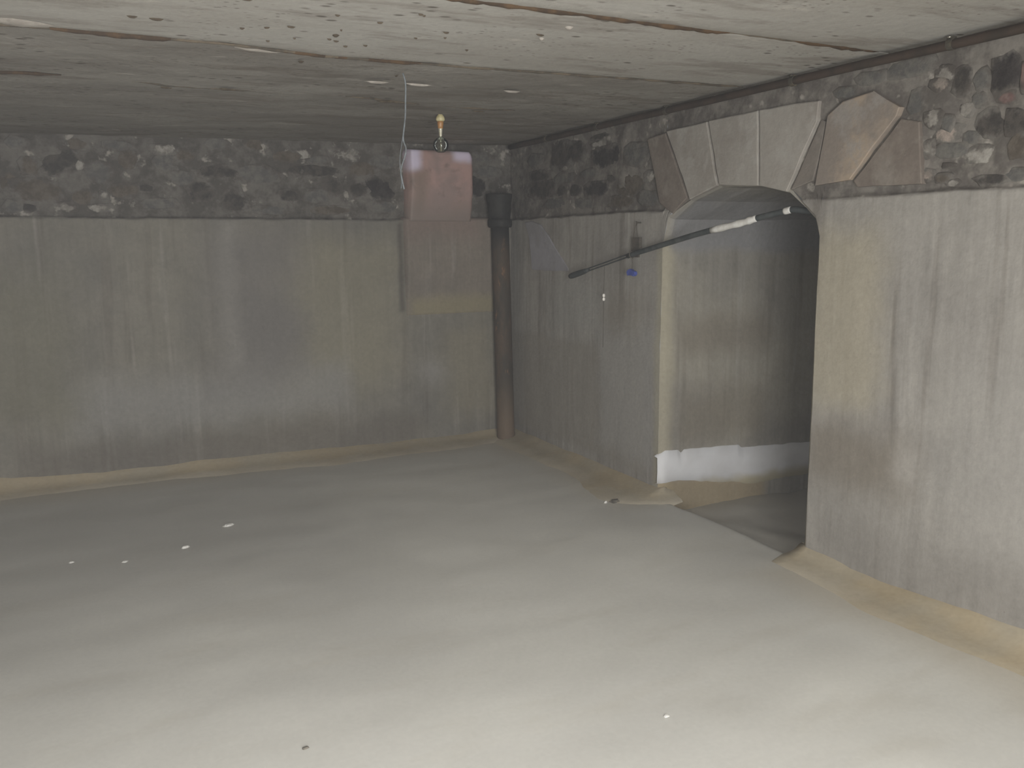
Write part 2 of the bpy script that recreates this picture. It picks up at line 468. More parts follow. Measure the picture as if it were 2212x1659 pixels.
tag(we, 'dark end wall closing the passage beyond the arch', 'wall', 'structure')

# pale lime band along the foot of the passage wall
xs = frange(2.815, PX1 - 0.05, 0.022); V = []
for x in xs:
    top = 0.268 - 0.060 * min(1, (x - 2.8) / 1.2) + 0.006 * fn(x, 0, 0, 9, 2)
    if x > 3.40: top -= 0.018
    if 2.955 < x < 2.985: top -= 0.02
    if x < 2.86: top -= (2.86 - x) * 0.9
    bot = 0.070 - 0.085 * min(1, max(0, (x - 2.95) / 0.5)) + 0.012 * fn(x, 3, 0, 5, 2)
    y0 = YJ1 + 0.02 * max(0, (2.84 - x) / 0.025)
    V += [(x, y0 + 0.02, top + 0.002), (x, y0 - 0.010, top - 0.004), (x, y0 - 0.013, (top + bot) / 2), (x, y0 - 0.010, bot + 0.01), (x, y0 + 0.02, bot)]
t = NT('lime wash', 0.85, 0.2)
c = t.mix(t.rng(t.noise(4, 4), 0.4, 0.65), S(214, 214, 215), S(204, 203, 203))
X, Y, Z = t.xyz()
c = t.mix(t.math('MULTIPLY', t.rng(t.math('ADD', Z, t.math('MULTIPLY', t.noise(6, 4), 0.08)), 0.12, 0.05), 0.8), c, S(176, 164, 128))
M_lime = t.done(c)
lime = mesh_obj('lime_band', V, grid_faces(len(xs), 5), M_lime, passage)
lime['label'] = 'pale lime band along the foot of the passage wall'

# ------------------------------------------------------------------ unseen walls behind and beside the photographer
V = []; F = []
def add_box(V, F, a, b):
    i = len(V)
    V += [(x, y, z) for x in (a[0], b[0]) for y in (a[1], b[1]) for z in (a[2], b[2])]
    F += [(i, i + 1, i + 3, i + 2), (i + 4, i + 6, i + 7, i + 5), (i, i + 4, i + 5, i + 1), (i + 2, i + 3, i + 7, i + 6), (i, i + 2, i + 6, i + 4), (i + 1, i + 5, i + 7, i + 3)]
add_box(V, F, (XL - 0.1, YN - 0.2, -0.15), (-0.08, YN, 2.25))
add_box(V, F, (1.08, YN - 0.2, -0.15), (XR + 0.1, YN, 2.25))
add_box(V, F, (-0.08, YN - 0.2, 1.95), (1.08, YN, 2.25))  # unseen doorway opening, added for the rear light
wn = mesh_obj('wall_near', V, F, M_plain, smooth=False)
tag(wn, 'rendered cellar wall behind the viewer with an added doorway', 'wall', 'structure')
V = []; F = []
add_box(V, F, (XL - 0.2, YN - 0.2, -0.15), (XL, YB + 0.1, 2.25))
wl = mesh_obj('wall_left', V, F, M_plain, smooth=False)
tag(wl, 'rendered cellar wall left of the far wall outside the view', 'wall', 'structure')

# ------------------------------------------------------------------ silt banked along the wall feet
def bank(name, path, label):
    """path: list of (wall point xy, room point xy, height)"""
    V = []
    for (wx, wy), (rx, ry), h in path:
        for s, k in ((-0.10, 1.0), (0.0, 0.9), (0.14, 0.60), (0.34, 0.32), (0.62, 0.11), (1.0, 0.0), (1.15, -0.03)):
            x = wx + (rx - wx) * s; y = wy + (ry - wy) * s
            z = h * k + 0.004 * fn(x, y, 0, 6, 11)
            if s >= 1.0: z = floor_z(min(x, XR - 0.12), y) + 0.001 - (0.012 if s > 1.05 else 0)
            elif s > 0.3: z += floor_z(min(x, XR - 0.12), y) * s
            V.append((x, y, z))
    o = mesh_obj(name, V, grid_faces(len(path), 7), M_ochre)
    return tag(o, label, 'silt bank', 'structure')
path = []
for x in frange(XL, 2.78, 0.05):
    h = interp([(-2, 0.09), (-0.5, 0.085), (0.24, 0.06), (1.1, 0.06), (2.0, 0.04), (2.8, 0.06)], x) * (1 + 0.25 * fn(x, 0, 0, 2.3, 7))
    wd = interp([(-2, 0.18), (0.2, 0.14), (1.0, 0.18), (2.0, 0.20), (2.5, 0.17), (2.8, 0.15)], x) * (1 + 0.2 * fn(x, 5, 0, 1.9, 7))
    path.append(((x, YB), (x, YB - wd * 1.35), h))
bank('baseboard_back', path, 'ochre silt banked along the foot of the far wall')
path = []
for y in frange(3.80, YB - 0.03, 0.04):
    h = 0.056 * (1 + 0.2 * fn(0, y, 0, 2.3, 17))
    wd = interp([(3.8, 0.13), (3.95, 0.20), (4.3, 0.16), (4.6, 0.13), (5.7, 0.16)], y) * (1 + 0.15 * fn(0, y, 0, 1.9, 3))
    path.append(((XR, y), (XR - wd * 1.6, y), h * 0.9))
tip = [((XR + 0.10, 3.835), (XR + 0.08, 3.74), 0.02), ((XR + 0.04, 3.835), (XR - 0.04, 3.70), 0.045)]
bank('baseboard_right', tip + path, 'ochre silt banked between the corner pipe and the arched opening')
path = []
for y in frange(YN, 2.78, 0.05):
    h = interp([(-2, 0.10), (1.7, 0.10), (2.1, 0.055), (2.4, 0.05), (2.8, 0.065)], y) * (1 + 0.2 * fn(0, y, 0, 2.3, 27))
    wd = interp([(-2, 0.12), (1.7, 0.12), (2.2, 0.15), (2.6, 0.10), (2.8, 0.09)], y) * (1 + 0.15 * fn(0, y, 0, 1.9, 33))
    path.append(((XR, y), (XR - wd * 1.6, y), h * 0.9))
tip = [((XR + 0.03, 2.765), (XR - 0.05, 2.83), 0.05), ((XR + 0.10, 2.765), (XR + 0.08, 2.86), 0.03)]
bank('baseboard_right', path + tip, 'ochre silt banked along the foot of the wall nearest the viewer')

# ------------------------------------------------------------------ ceiling of cast strips
SEAMS = [[(-2, YN - 0.1), (3, YN - 0.1)],
         [(-2, 1.05), (3, 1.15)],
         [(-2, 2.17), (1.0, 2.343), (1.87, 2.40), (2.9, 2.458)],
         [(-2, 2.95), (0, 3.06), (0.5, 3.10), (0.84, 3.18), (1.4, 3.20), (2.78, 3.22)],
         [(-2, 3.75), (0, 3.83), (0.5, 3.95), (1.25, 4.0), (1.6, 4.13), (2.9, 4.22)],
         [(-2, 4.75), (3, 5.0)],
         [(-2, YB + 0.1), (3, YB + 0.1)]]
V = []; F = []
add_box(V, F, (XL - 0.2, YN - 0.2, 2.165), (XR + 0.15, YB + 0.15, 2.30))
ceiling = mesh_obj('ceiling', V, F, M_joint, smooth=False)
tag(ceiling, 'low ceiling of grey concrete strips with rusty joints', 'ceiling', 'structure')
for k in range(6):
    rough = k >= 3
    xs = frange(XL - 0.1, XR + 0.05, 0.035); nv = 0; V = []
    for x in xs:
        a = interp(SEAMS[k], x) + (0.0022 if k < 4 else 0.0) + 0.004 * fn(x, k, 0, 9, 3)
        b = interp(SEAMS[k + 1], x) - (0.0022 if k < 3 else 0.0) + 0.004 * fn(x, k + 1, 0, 9, 3)
        yl = [a, a + 0.002, a + 0.006] + [a + (b - a) * j / 20 for j in range(1, 20)] + [b - 0.006, b - 0.002, b]
        zl = ([0.0, 0.0] if k >= 4 else [0.03, 0.0012]) + [0.0] * (len(yl) - 4) + ([0.0, 0.0] if k >= 3 else [0.0012, 0.03])
        nv = len(yl) - 1
        for y, dz in zip(yl, zl):
            amp = 0.006 if rough else 0.002
            z = ceil_z(x, y) + amp * fn(x, y, 0, 3.0, 5) + amp * 0.5 * fn(x, y, 0, 11, 5) + dz
            V.append((x, y, z))
    mesh_obj('ceiling_panel', V, grid_faces(len(xs), nv + 1), M_ceil_rough if rough else M_ceil_smooth, ceiling)
# rust beads standing in the joints
def bead(seam, x0, x1, r, seed, mat=None, name='rust_bead'):
    pts = []; rad = []
    for x in frange(x0, x1, 0.02):
        y = interp(SEAMS[seam], x) + 0.003 * fn(x, 0, 0, 12, seed)
        q = min(1, (x - x0) / 0.1, (x1 - x) / 0.1 + 0.25)
        pts.append((x, y, ceil_z(x, y) + (0.004 if seam == 2 else -0.002)))
        rad.append(max(0.0015, r * q * (1 + 0.55 * fn(x, 2, 1, 11, seed))))
    V, F = tube_data(pts, rad, 8)
    mesh_obj(name, V, F, mat or M_rust, ceiling)
for sm in (2, 3): bead(sm, -1.7, 2.80, 0.0055, sm + 20, M_joint, 'joint_filling')
for a_, b_ in ((0.25, 0.75), (1.15, 1.55), (1.7, 2.1)): bead(4, a_, b_, 0.006, 31, M_joint, 'joint_filling')
bead(2, -1.6, 2.05, 0.013, 4); bead(2, 2.30, 2.80, 0.011, 6)
bead(3, -0.05, 0.36, 0.012, 2); bead(3, 0.6, 1.25, 0.007, 9); bead(4, -1.0, 0.0, 0.008, 12)
# plaster scars and lumps hanging on the strips
M_scar = simple('dry plaster smear', S(174, 167, 158), S(154, 147, 138), 14)
M_lump = simple('clinging dirt lump', S(92, 82, 66), S(72, 62, 50), 20)
def dab(x, y, lx, ly, h, mat, name, rot=0.0):
    V = [(0, 0, -h)]; n = 9; F = []
    for r, d in ((0.55, -0.75), (1.0, 0.3)):
        for k in range(n):
            a = 2 * math.pi * k / n; q = r * random.uniform(0.75, 1.15)
            V.append((lx * q * math.cos(a), ly * q * math.sin(a), h * d))
    for k in range(n):
        k2 = (k + 1) % n
        F += [(0, 1 + k, 1 + k2), (1 + k, 1 + n + k, 1 + n + k2, 1 + k2)]
    o = mesh_obj(name, V, F, mat, ceiling)
    o.location = (x, y, ceil_z(x, y) - (0.012 if 3.2 < y < 4.2 else 0.002)); o.rotation_euler = (0, 0, rot)
for a in [(1.16, 3.56, 0.055, 0.016), (1.34, 3.56, 0.065, 0.011), (1.80, 3.60, 0.042, 0.018), (1.467, 2.518, 0.014, 0.012), (1.455, 2.682, 0.012, 0.01), (0.62, 3.16, 0.10, 0.03), (-0.1, 3.02, 0.09, 0.05)]:
    dab(*a, 0.006, M_scar, 'plaster_scar')
for a in [(0.778, 3.256, 0.012, 0.012), (0.264, 2.844, 0.022, 0.010), (0.801, 2.868, 0.012, 0.016), (1.19, 3.40, 0.004, 0.014), (0.38, 3.93, 0.030, 0.008), (0.62, 3.90, 0.045, 0.010), (1.35, 4.02, 0.05, 0.010), (1.9, 4.18, 0.04, 0.006)]:
    dab(*a, 0.005, M_lump, 'dirt_lump', random.uniform(-0.3, 0.3))
rl = random.Random(3)
for i in range(22):
    x, y = rl.gauss(0.85, 0.35), rl.uniform(2.45, 3.02)
    q = rl.uniform(0.004, 0.012)
    dab(x, y, q * rl.uniform(0.8, 1.6), q * rl.uniform(0.4, 0.8), 0.004, M_lump, 'dirt_lump', rl.uniform(-0.3, 0.3))

# ------------------------------------------------------------------ rubble stones set in the upper walls
BACK_STONES = [(-0.072, 1.9, 0.099, 0.072, 'd'), (-0.207, 1.867, 0.046, 0.046, 'b'), (-0.172, 1.735, 0.116, 0.057, 'b'), (0.31, 1.918, 0.045, 0.043, 'b'), (0.527, 1.913, 0.063, 0.049, 'g'), (0.521, 1.985, 0.065, 0.022, 'p'), (0.152, 1.852, 0.073, 0.053, 'g'), (0.405, 1.758, 0.036, 0.022, 'd'), (0.707, 1.747, 0.065, 0.061, 'd'), (-0.036, 1.641, 0.043, 0.021, 'p'), (0.153, 1.638, 0.044, 0.019, 'p'), (-0.222, 1.633, 0.032, 0.021, 'd'), (-0.308, 1.643, 0.045, 0.031, 'g'), (0.057, 1.881, 0.019, 0.021, 'p'), (0.168, 1.713, 0.02, 0.019, 'p'), (0.279, 1.739, 0.08, 0.038, 'b'), (0.92, 1.684, 0.067, 0.062, 'd'), (1.421, 1.891, 0.157, 0.032, 'd'), (1.547, 1.788, 0.049, 0.047, 'd'), (1.252, 1.729, 0.053, 0.035, 'd'), (1.882, 1.786, 0.143, 0.073, 'k'), (1.719, 1.777, 0.057, 0.051, 'd'), (1.366, 1.993, 0.042, 0.023, 'p'), (1.633, 1.992, 0.081, 0.035, 'p'), (0.822, 2.036, 0.065, 0.028, 'g'), (1.022, 1.691, 0.023, 0.017, 'p'), (1.419, 1.724, 0.067, 0.041, 'g'), (0.811, 1.867, 0.109, 0.033, 'd'), (1.062, 1.86, 0.114, 0.051, 'g'), (1.742, 1.907, 0.095, 0.042, 'b'), (1.892, 1.966, 0.097, 0.042, 'g'), (1.878, 1.664, 0.085, 0.031, 'g'), (1.057, 2.038, 0.062, 0.028, 'b'), (1.52, 1.639, 0.123, 0.024, 'b'), (2.583, 1.818, 0.079, 0.058, 'k'), (2.608, 2.016, 0.079, 0.044, 'g'), (2.679, 1.916, 0.08, 0.039, 'g'), (0.612, 1.82, 0.064, 0.033, 'g'), (0.458, 1.666, 0.093, 0.027, 'g'), (1.142, 1.632, 0.105, 0.026, 'g'), (0.035, 1.999, 0.072, 0.031, 'b'), (0.254, 2.003, 0.069, 0.026, 'g'), (-0.255, 1.999, 0.054, 0.03, 'g'), (1.247, 1.972, 0.082, 0.034, 'b'), (1.454, 1.959, 0.054, 0.023, 'g'), (0.048, 1.7, 0.063, 0.037, 'b'), (-0.312, 1.783, 0.045, 0.046, 'b'), (0.634, 1.957, 0.053, 0.033, 'b')]
RIGHT_STONES = [(5.28, 1.778, 0.179, 0.052, 'd'), (5.299, 1.865, 0.133, 0.034, 'd'), (4.828, 1.745, 0.069, 0.037, 'd'), (5.0, 1.75, 0.061, 0.029, 'd'), (4.557, 1.737, 0.116, 0.041, 'k'), (4.404, 1.784, 0.05, 0.021, 'd'), (4.461, 1.911, 0.148, 0.053, 'k'), (4.988, 1.974, 0.121, 0.081, 'd'), (4.795, 1.984, 0.085, 0.067, 'd'), (4.535, 2.041, 0.088, 0.016, 'd'), (4.218, 1.73, 0.132, 0.067, 'b'), (4.302, 1.646, 0.117, 0.034, 'b'), (4.97, 1.827, 0.121, 0.032, 'g'), (4.928, 1.887, 0.036, 0.017, 'p'), (4.007, 1.764, 0.052, 0.025, 'p'), (4.058, 1.844, 0.031, 0.02, 'p'), (4.534, 1.996, 0.083, 0.016, 'p'), (4.153, 1.903, 0.11, 0.061, 'g'), (5.352, 1.977, 0.095, 0.037, 'g'), (4.736, 1.655, 0.135, 0.028, 'g'), (5.093, 1.671, 0.139, 0.03, 'g'), (4.017, 1.647, 0.088, 0.04, 'g'), (4.655, 1.832, 0.076, 0.028, 'g'), (1.976, 1.96, 0.052, 0.064, 'k'), (1.969, 1.884, 0.03, 0.02, 'r'), (2.14, 1.966, 0.031, 0.044, 'd'), (2.209, 1.995, 0.038, 0.024, 'p'), (2.226, 1.964, 0.031, 0.02, 'q'), (2.021, 1.798, 0.048, 0.044, 'd'), (1.924, 1.797, 0.044, 0.039, 'd'), (2.237, 1.846, 0.031, 0.023, 'p'), (2.193, 1.79, 0.05, 0.021, 'q'), (2.04, 1.693, 0.06, 0.028, 'p'), (2.167, 1.724, 0.06, 0.026, 'g'), (2.262, 1.742, 0.022, 0.025, 'p'), (2.176, 1.675, 0.025, 0.01, 'd'), (2.247, 1.647, 0.024, 0.018, 'q'), (2.188, 1.631, 0.031, 0.017, 'b'), (1.996, 1.612, 0.055, 0.019, 'd'), (2.146, 1.609, 0.021, 0.01, 'p'), (1.91, 1.711, 0.039, 0.039, 'b'), (2.185, 1.83, 0.023, 0.028, 'g'), (2.11, 1.861, 0.02, 0.017, 'p'), (1.905, 1.944, 0.016, 0.042, 'r'), (2.374, 2.042, 0.096, 0.03, 'g'), (2.536, 2.035, 0.064, 0.025, 'g'), (2.062, 1.956, 0.028, 0.037, 'g'), (2.093, 1.766, 0.033, 0.022, 'g'), (1.911, 1.625, 0.042, 0.021, 'g'), (2.068, 1.888, 0.025, 0.022, 'g'), (2.328, 1.914, 0.033, 0.044, 'g'), (2.659, 2.002, 0.053, 0.022, 'g')]
VOUSSOIRS = [('brown', [(4.013, 1.968), (3.855, 1.984), (3.653, 1.634), (3.775, 1.559), (3.892, 1.617)]), ('grey', [(3.839, 1.989), (3.511, 1.997), (3.42, 1.679), (3.63, 1.623)]), ('grey', [(3.5, 1.998), (3.151, 2.001), (3.13, 1.661), (3.406, 1.683)]), ('grey', [(3.142, 2.002), (2.782, 1.991), (2.787, 1.906), (2.949, 1.622), (3.121, 1.661)]), ('dark', [(2.772, 1.911), (2.751, 1.901), (2.777, 1.748), (2.807, 1.66), (2.93, 1.629)]), ('pink', [(2.737, 1.922), (2.657, 1.969), (2.502, 1.985), (2.376, 1.905), (2.386, 1.875), (2.6, 1.653), (2.785, 1.639), (2.769, 1.747)]), ('brown', [(2.369, 1.863), (2.286, 1.842), (2.26, 1.613), (2.562, 1.622), (2.583, 1.645)])]
UNIT = {}
def unit_stone(tone, i):
    if (tone, i) in UNIT: return UNIT[(tone, i)]
    rnd = random.Random(hash((ord(tone), i)) & 0xffff)
    n = 10; V = [(0.06 * rnd.uniform(-1, 1), -1.0, 0.06 * rnd.uniform(-1, 1))]; F = []
    rr = [rnd.uniform(0.74, 1.20) for _ in range(n)]; ph = rnd.uniform(0, 0.6)
    for s, d in ((0.70, 0.95), (0.98, 0.35), (1.08, -0.9)):
        for k in range(n):
            a = 2 * math.pi * k / n + ph; c_, s_ = math.cos(a), math.sin(a)
            q = rr[k] * s / (abs(c_) ** 2.8 + abs(s_) ** 2.8) ** (1 / 2.8) * (1 + 0.05 * rnd.uniform(-1, 1))
            V.append((q * c_, -d * (1 + 0.10 * rnd.uniform(-1, 1)), q * s_))
    for k in range(n):
        k2 = (k + 1) % n
        F.append((0, 1 + k, 1 + k2))
        for j in (0, 1): F.append((1 + j * n + k, 1 + (j + 1) * n + k, 1 + (j + 1) * n + k2, 1 + j * n + k2))
    me = bpy.data.meshes.new('stone'); me.from_pydata(V, [], F)
    bm = bmesh.new(); bm.from_mesh(me); bmesh.ops.recalc_face_normals(bm, faces=bm.faces); bm.to_mesh(me); bm.free()
    for p in me.polygons: p.use_smooth = True
    me.materials.append(STONE[tone])
    UNIT[(tone, i)] = me
    return me
def place_stones(tab, side):
    for i, (u, v, ru, rv, tone) in enumerate(tab):
        name = 'mortar_patch' if tone in 'pq' else 'stone'
        o = bpy.data.objects.new(name, unit_stone(tone, i % 6)); COL.objects.link(o)
        proud = {'p': 0.004, 'q': 0.004}.get(tone, 0.005)
        if side == 'back':
            o.location = (u, YB - back_d(u, v) - 0.003, v); o.parent = wall_back
        else:
            o.location = (XR - right_d(u, v) - 0.002, u, v); o.rotation_euler = (0, 0, -math.pi / 2); o.parent = wall_right
        k_ = 1.55 if tone in 'pq' else 1.25
        o.scale = (ru * k_, proud, rv * k_)
place_stones(BACK_STONES, 'back')
place_stones(RIGHT_STONES, 'right')

# dressed stones of the arch
for tone, poly in VOUSSOIRS:
    c = Vector((sum(p[0] for p in poly) / len(poly), sum(p[1] for p in poly) / len(poly)))
    pr = {'grey': 0.003, 'pink': 0.003, 'brown': 0.0, 'dark': -0.006}[tone]
    # subdivide the outline so that edges can wander a little
    out = []
    for a, b in zip(poly, poly[1:] + poly[:1]):
        a = Vector(a); b = Vector(b); m = max(1, int((b - a).length / 0.07))
        for i in range(m): out.append(a + (b - a) * i / m)
    out = [p + Vector((0.004 * fn(p.x, p.y, 0, 9, 5), 0.004 * fn(p.x, p.y, 3, 9, 5))) for p in out]
    n = len(out); V = []; F = []
    for sh, dx in ((0.0, 0.05), (0.002, -pr + 0.003), (0.007, -pr + 0.0005), (0.04, -pr)):
        for p in out:
            d = (c - p); q = p + d.normalized() * min(sh, d.length * 0.5)
            V.append((XR + dx, q.x, q.y))
    for j in range(3):
        for k in range(n): F.append((j * n + k, j * n + (k + 1) % n, (j + 1) * n + (k + 1) % n, (j + 1) * n + k))
    F.append(tuple(range(3 * n, 4 * n)))
    o = mesh_obj('arch_stone', V, F, VOUS[tone], wall_right, smooth=False)
# raised square of render left of the hanging hose
ol = [(5.46, 1.56), (5.36, 1.565), (5.24, 1.54), (5.12, 1.46), (5.04, 1.39), (4.92, 1.30), (4.85, 1.25), (4.845, 1.232), (5.10, 1.230), (5.36, 1.234), (5.37, 1.30), (5.40, 1.45)]
V = []; F = []; n = len(ol); cc = (5.2, 1.4)
for sh, dx in ((0.0, 0.02), (0.0, -0.002), (0.03, -0.006), ):
    for y, z in ol: V.append((XR + dx, y + (cc[0] - y) * sh, z + (cc[1] - z) * sh))
for j in range(2):
    for k in range(n): F.append((j * n + k, j * n + (k + 1) % n, (j + 1) * n + (k + 1) % n, (j + 1) * n + k))
F.append(tuple(range(2 * n, 3 * n)))
o = mesh_obj('render_patch', V, F, simple('bluish grey render', S(150, 148, 152), S(140, 138, 139), 5), wall_right, smooth=False)
o['label'] = 'bluish grey patch of smooth render'

# ------------------------------------------------------------------ pier with a pink stone block on the far wall
def soft_box(name, a, b, nx, nz, depth_fun, mat, parent, corner=0.03):
    """relief panel on the far wall: x a0..b0, z a1..b1, thickness from depth_fun(x, z)"""
    V = []; xs = [a[0] + (b[0] - a[0]) * i / nx for i in range(nx + 1)]; zz = [a[1] + (b[1] - a[1]) * i / nz for i in range(nz + 1)]
    for i, x in enumerate(xs):
        for j, z in enumerate(zz):
            e = min(x - a[0], b[0] - x, z - a[1], b[1] - z)
            d = depth_fun(x, z) * (0.0 if (i in (0, nx) or j in (0, nz)) else 1.0)
            if e < corner and d > 0: d *= (1 - (1 - e / corner) ** 2 * 0.5)
            V.append((x, YB + (0.03 if d == 0 else -d), z))
    o = mesh_obj(name, V, grid_faces(len(xs), len(zz)), mat, parent)
    return o
M_pier = plaster('render of the pier', S(128, 120, 110), S(118, 112, 104), 'x', streak=0.5, patches=[
    ((2.0, 2.6, 1.45, 1.75, 0.10), S(132, 116, 108), 0.7), ((2.05, 2.7, 0.90, 1.05, 0.06), S(142, 134, 108), 0.7)])
pier = empty('wall_pier', (2.35, YB, 0.92))
tag(pier, 'shallow rendered pier with a pink stone head behind the bare bulb', 'pier')
sh = soft_box('shaft', (2.005, 0.915), (2.72, 1.60), 40, 50, lambda x, z: 0.042 * min(1, max(0.15, (z - 0.90) / 0.35)) + 0.004 * fn(x, 7, z, 3, 4), M_pier, None, 0.02)
sh.parent = pier; sh.matrix_parent_inverse = Matrix.Translation(-Vector(pier.location))
t = NT('pink sandstone', 0.55, 0.35)
X, Y, Z = t.xyz()
c = t.mix(t.rng(t.noise(5, 5, 0.6), 0.38, 0.64), S(170, 140, 132), S(146, 127, 121))
c = t.mix(t.math('MULTIPLY', t.rng(t.noise(11, 5, 0.65), 0.56, 0.70), 0.5), c, S(112, 96, 92))
w = t.noise(5, 4)
c = t.mix(t.math('MULTIPLY', patch_mask(t, X, Z, w, (2.03, 2.11, 1.90, 2.10, 0.03)), 0.9), c, S(214, 206, 226))  # pale lilac patches on the upper corners
c = t.mix(t.math('MULTIPLY', patch_mask(t, X, Z, w, (2.36, 2.50, 1.97, 2.10, 0.035)), 0.85), c, S(212, 202, 222))
c = t.mix(t.math('MULTIPLY', patch_mask(t, X, Z, w, (2.05, 2.16, 1.60, 1.90, 0.05)), 0.7), c, S(124, 110, 98))
c = t.mix(t.rng(t.math('ADD', Z, t.math('MULTIPLY', w, 0.25)), 1.94, 1.68), c, S(128, 116, 108))
t.bump(t.noise(26, 5), 0.25, 0.005)
M_pink = t.done(c)
V = []; nu, nw = 34, 34
for i in range(nu + 1):
    for j in range(nw + 1):
        u = i / nu; z = 1.555 + (2.053 - 1.555) * j / nw
        xr = 2.512 + 0.004 * fn(0, 0, z, 7, 3); xl = 2.032 + 0.004 * fn(1, 0, z, 7, 3)
        if z > 1.985: xr -= 0.065 - math.sqrt(max(0.0, 0.065 ** 2 - (z - 1.985) ** 2 * 0.95))
        if z > 2.03: xl += (z - 2.03) * 0.6
        x = xl + (xr - xl) * u
        e = min(x - xl, xr - x, (2.053 - z) * 1.0 + (0.0 if j == nw else 0.0))
        d = 0.094 * (0.50 + 0.50 * min(1, max(0, (z - 1.56) / 0.22)))
        d *= 1 - 0.22 * max(0.0, 1 - e / 0.028) ** 2
        d += 0.003 * fn(x, 3, z, 8, 2)
        if i in (0, nu) or j in (0, nw): d = -0.03
        V.append((x, YB - d, z))
F = grid_faces(nu + 1, nw + 1)
blk = mesh_obj('stone_block', V, F, M_pink)
blk.parent = pier; blk.matrix_parent_inverse = Matrix.Translation(-Vector(pier.location))
blk['label'] = 'pink stone block with pale lilac patches at its upper corners'

# ------------------------------------------------------------------ cast-iron pipe in the corner
px, py = 2.725, 5.585
pipe = empty('drain_pipe', (px, py, 0.0))
tag(pipe, 'rusty cast iron drain pipe standing in the far corner', 'pipe')
lean = -0.022
def leaned(o):
    for v in o.data.vertices: v.co.x += lean * v.co.z
    return o
leaned(lathe('pipe_shaft', [(0.0, -0.02), (0.070, -0.02), (0.069, 0.0), (0.0655, 0.05)] + [(0.064, z) for z in frange(0.2, 1.55, 0.15)] + [(0.0, 1.555)], M_iron, pipe))
leaned(lathe('collar', [(0.060, 1.525), (0.080, 1.527), (0.086, 1.540), (0.086, 1.572), (0.080, 1.585), (0.060, 1.587)], M_socket, pipe))
leaned(lathe('socket', [(0.060, 1.58), (0.074, 1.585), (0.079, 1.62), (0.086, 1.70), (0.092, 1.742), (0.092, 1.758), (0.080, 1.760), (0.074, 1.70), (0.06, 1.62), (0.0, 1.60)], M_socket, pipe))

# ------------------------------------------------------------------ conduit at the top of the right wall
zc = 2.083
pts = [(XR - 0.038 - 0.003 * fn(0, y, 0, 1.0, 3), y, zc + 0.004 * fn(0, y, 4, 0.8, 3)) for y in frange(YN + 0.02, 5.62, 0.12)]
cond = empty('conduit', (XR - 0.038, 2.0, zc))
tag(cond, 'long rust-brown conduit running along the top of the right wall', 'conduit')
V, F = tube_data(pts, 0.0175, 10)
o = mesh_obj('conduit_tube', [Vector(v) - cond.location for v in V], F, M_rustpipe, cond)
M_clip = simple('dark clip iron', S(70, 66, 58), S(88, 80, 66), 20)
M_screw = simple('bright zinc screw', S(210, 205, 190), S(190, 186, 176), 30, 0.25, 0.5, 0.9, 0)
for i, y in enumerate((0.6, 1.4, 2.144, 2.897, 3.79, 4.46, 5.08)):
    V = []; F = []
    w_ = 0.011
    arc = [(0.0215 * math.cos(a), 0.0215 * math.sin(a)) for a in [math.radians(d) for d in range(-120, 121, 30)]]
    arc = [(-x_, z_) for x_, z_ in arc]
    for yy in (-w_, w_):
        for r in (1.0, 0.8):
            for x_, z_ in arc: V.append((x_ * r, y - 2.0 + yy, z_ * r))
    m = len(arc)
    for k in range(m - 1):
        F += [(k, k + 1, 2 * m + k + 1, 2 * m + k), (m + k, m + k + 1, 3 * m + k + 1, 3 * m + k), (k, k + 1, m + k + 1, m + k), (2 * m + k, 2 * m + k + 1, 3 * m + k + 1, 3 * m + k)]
    # tab fixed to the ceiling
    add_box(V, F, (-0.010, y - 2.0 - 0.013, 0.012), (0.008, y - 2.0 + 0.013, 0.0235))
    cl = mesh_obj('clip', V, F, M_clip, cond, smooth=False)
    hd = lathe('screw', [(0.0, -0.004), (0.006, -0.003), (0.008, 0.001), (0.0, 0.004)], M_screw if i == 2 else M_clip, cl, 12, (-0.013, y - 2.0, 0.022))

# ------------------------------------------------------------------ bare bulb on the ceiling
bx, by = 1.779, 4.406; bz = ceil_z(bx, by) + 0.004
bulb = empty('ceiling_bulb', (bx, by, bz))
tag(bulb, 'bare clear glass bulb in a cream and amber lampholder under the ceiling', 'light bulb')
M_cream = simple('yellowed porcelain', S(206, 196, 152), S(190, 178, 132), 30, 0.4, 0.5, 0, 0.1)
M_amber = simple('amber bakelite', S(176, 130, 78), S(158, 112, 66), 30, 0.4, 0.5, 0, 0.1)
M_brass = simple('dull brass cap', S(214, 210, 190), S(190, 184, 160), 40, 0.4, 0.5, 0.3, 0)
lathe('ceiling_rose', [(0.0, 0.004), (0.012, 0.004), (0.013, -0.008), (0.019, -0.014), (0.024, -0.026), (0.024, -0.034), (0.018, -0.041), (0.0, -0.041)], M_cream, bulb, 24)
lathe('lampholder', [(0.0, -0.040), (0.017, -0.040), (0.017, -0.052), (0.0145, -0.066), (0.013, -0.078), (0.0, -0.078)], M_amber, bulb, 24)
prof_ = [(0.0, -0.076), (0.011, -0.077)]
for i in range(5):
    z = -0.080 - i * 0.008
    prof_ += [(0.0125 - 0.0007 * i, z), (0.0085 - 0.0006 * i, z - 0.004)]
prof_ += [(0.007, -0.120), (0.0, -0.121)]
lathe('screw_cap', prof_, M_brass, bulb, 20)
g = bpy.data.materials.new('clear bulb glass'); g.use_nodes = True
gt = g.node_tree; gt.nodes.clear()
go = gt.nodes.new('ShaderNodeOutputMaterial'); gm = gt.nodes.new('ShaderNodeMixShader'); gl = gt.nodes.new('ShaderNodeLayerWeight')
g1 = gt.nodes.new('ShaderNodeBsdfTransparent'); g2 = gt.nodes.new('ShaderNodeBsdfGlossy')
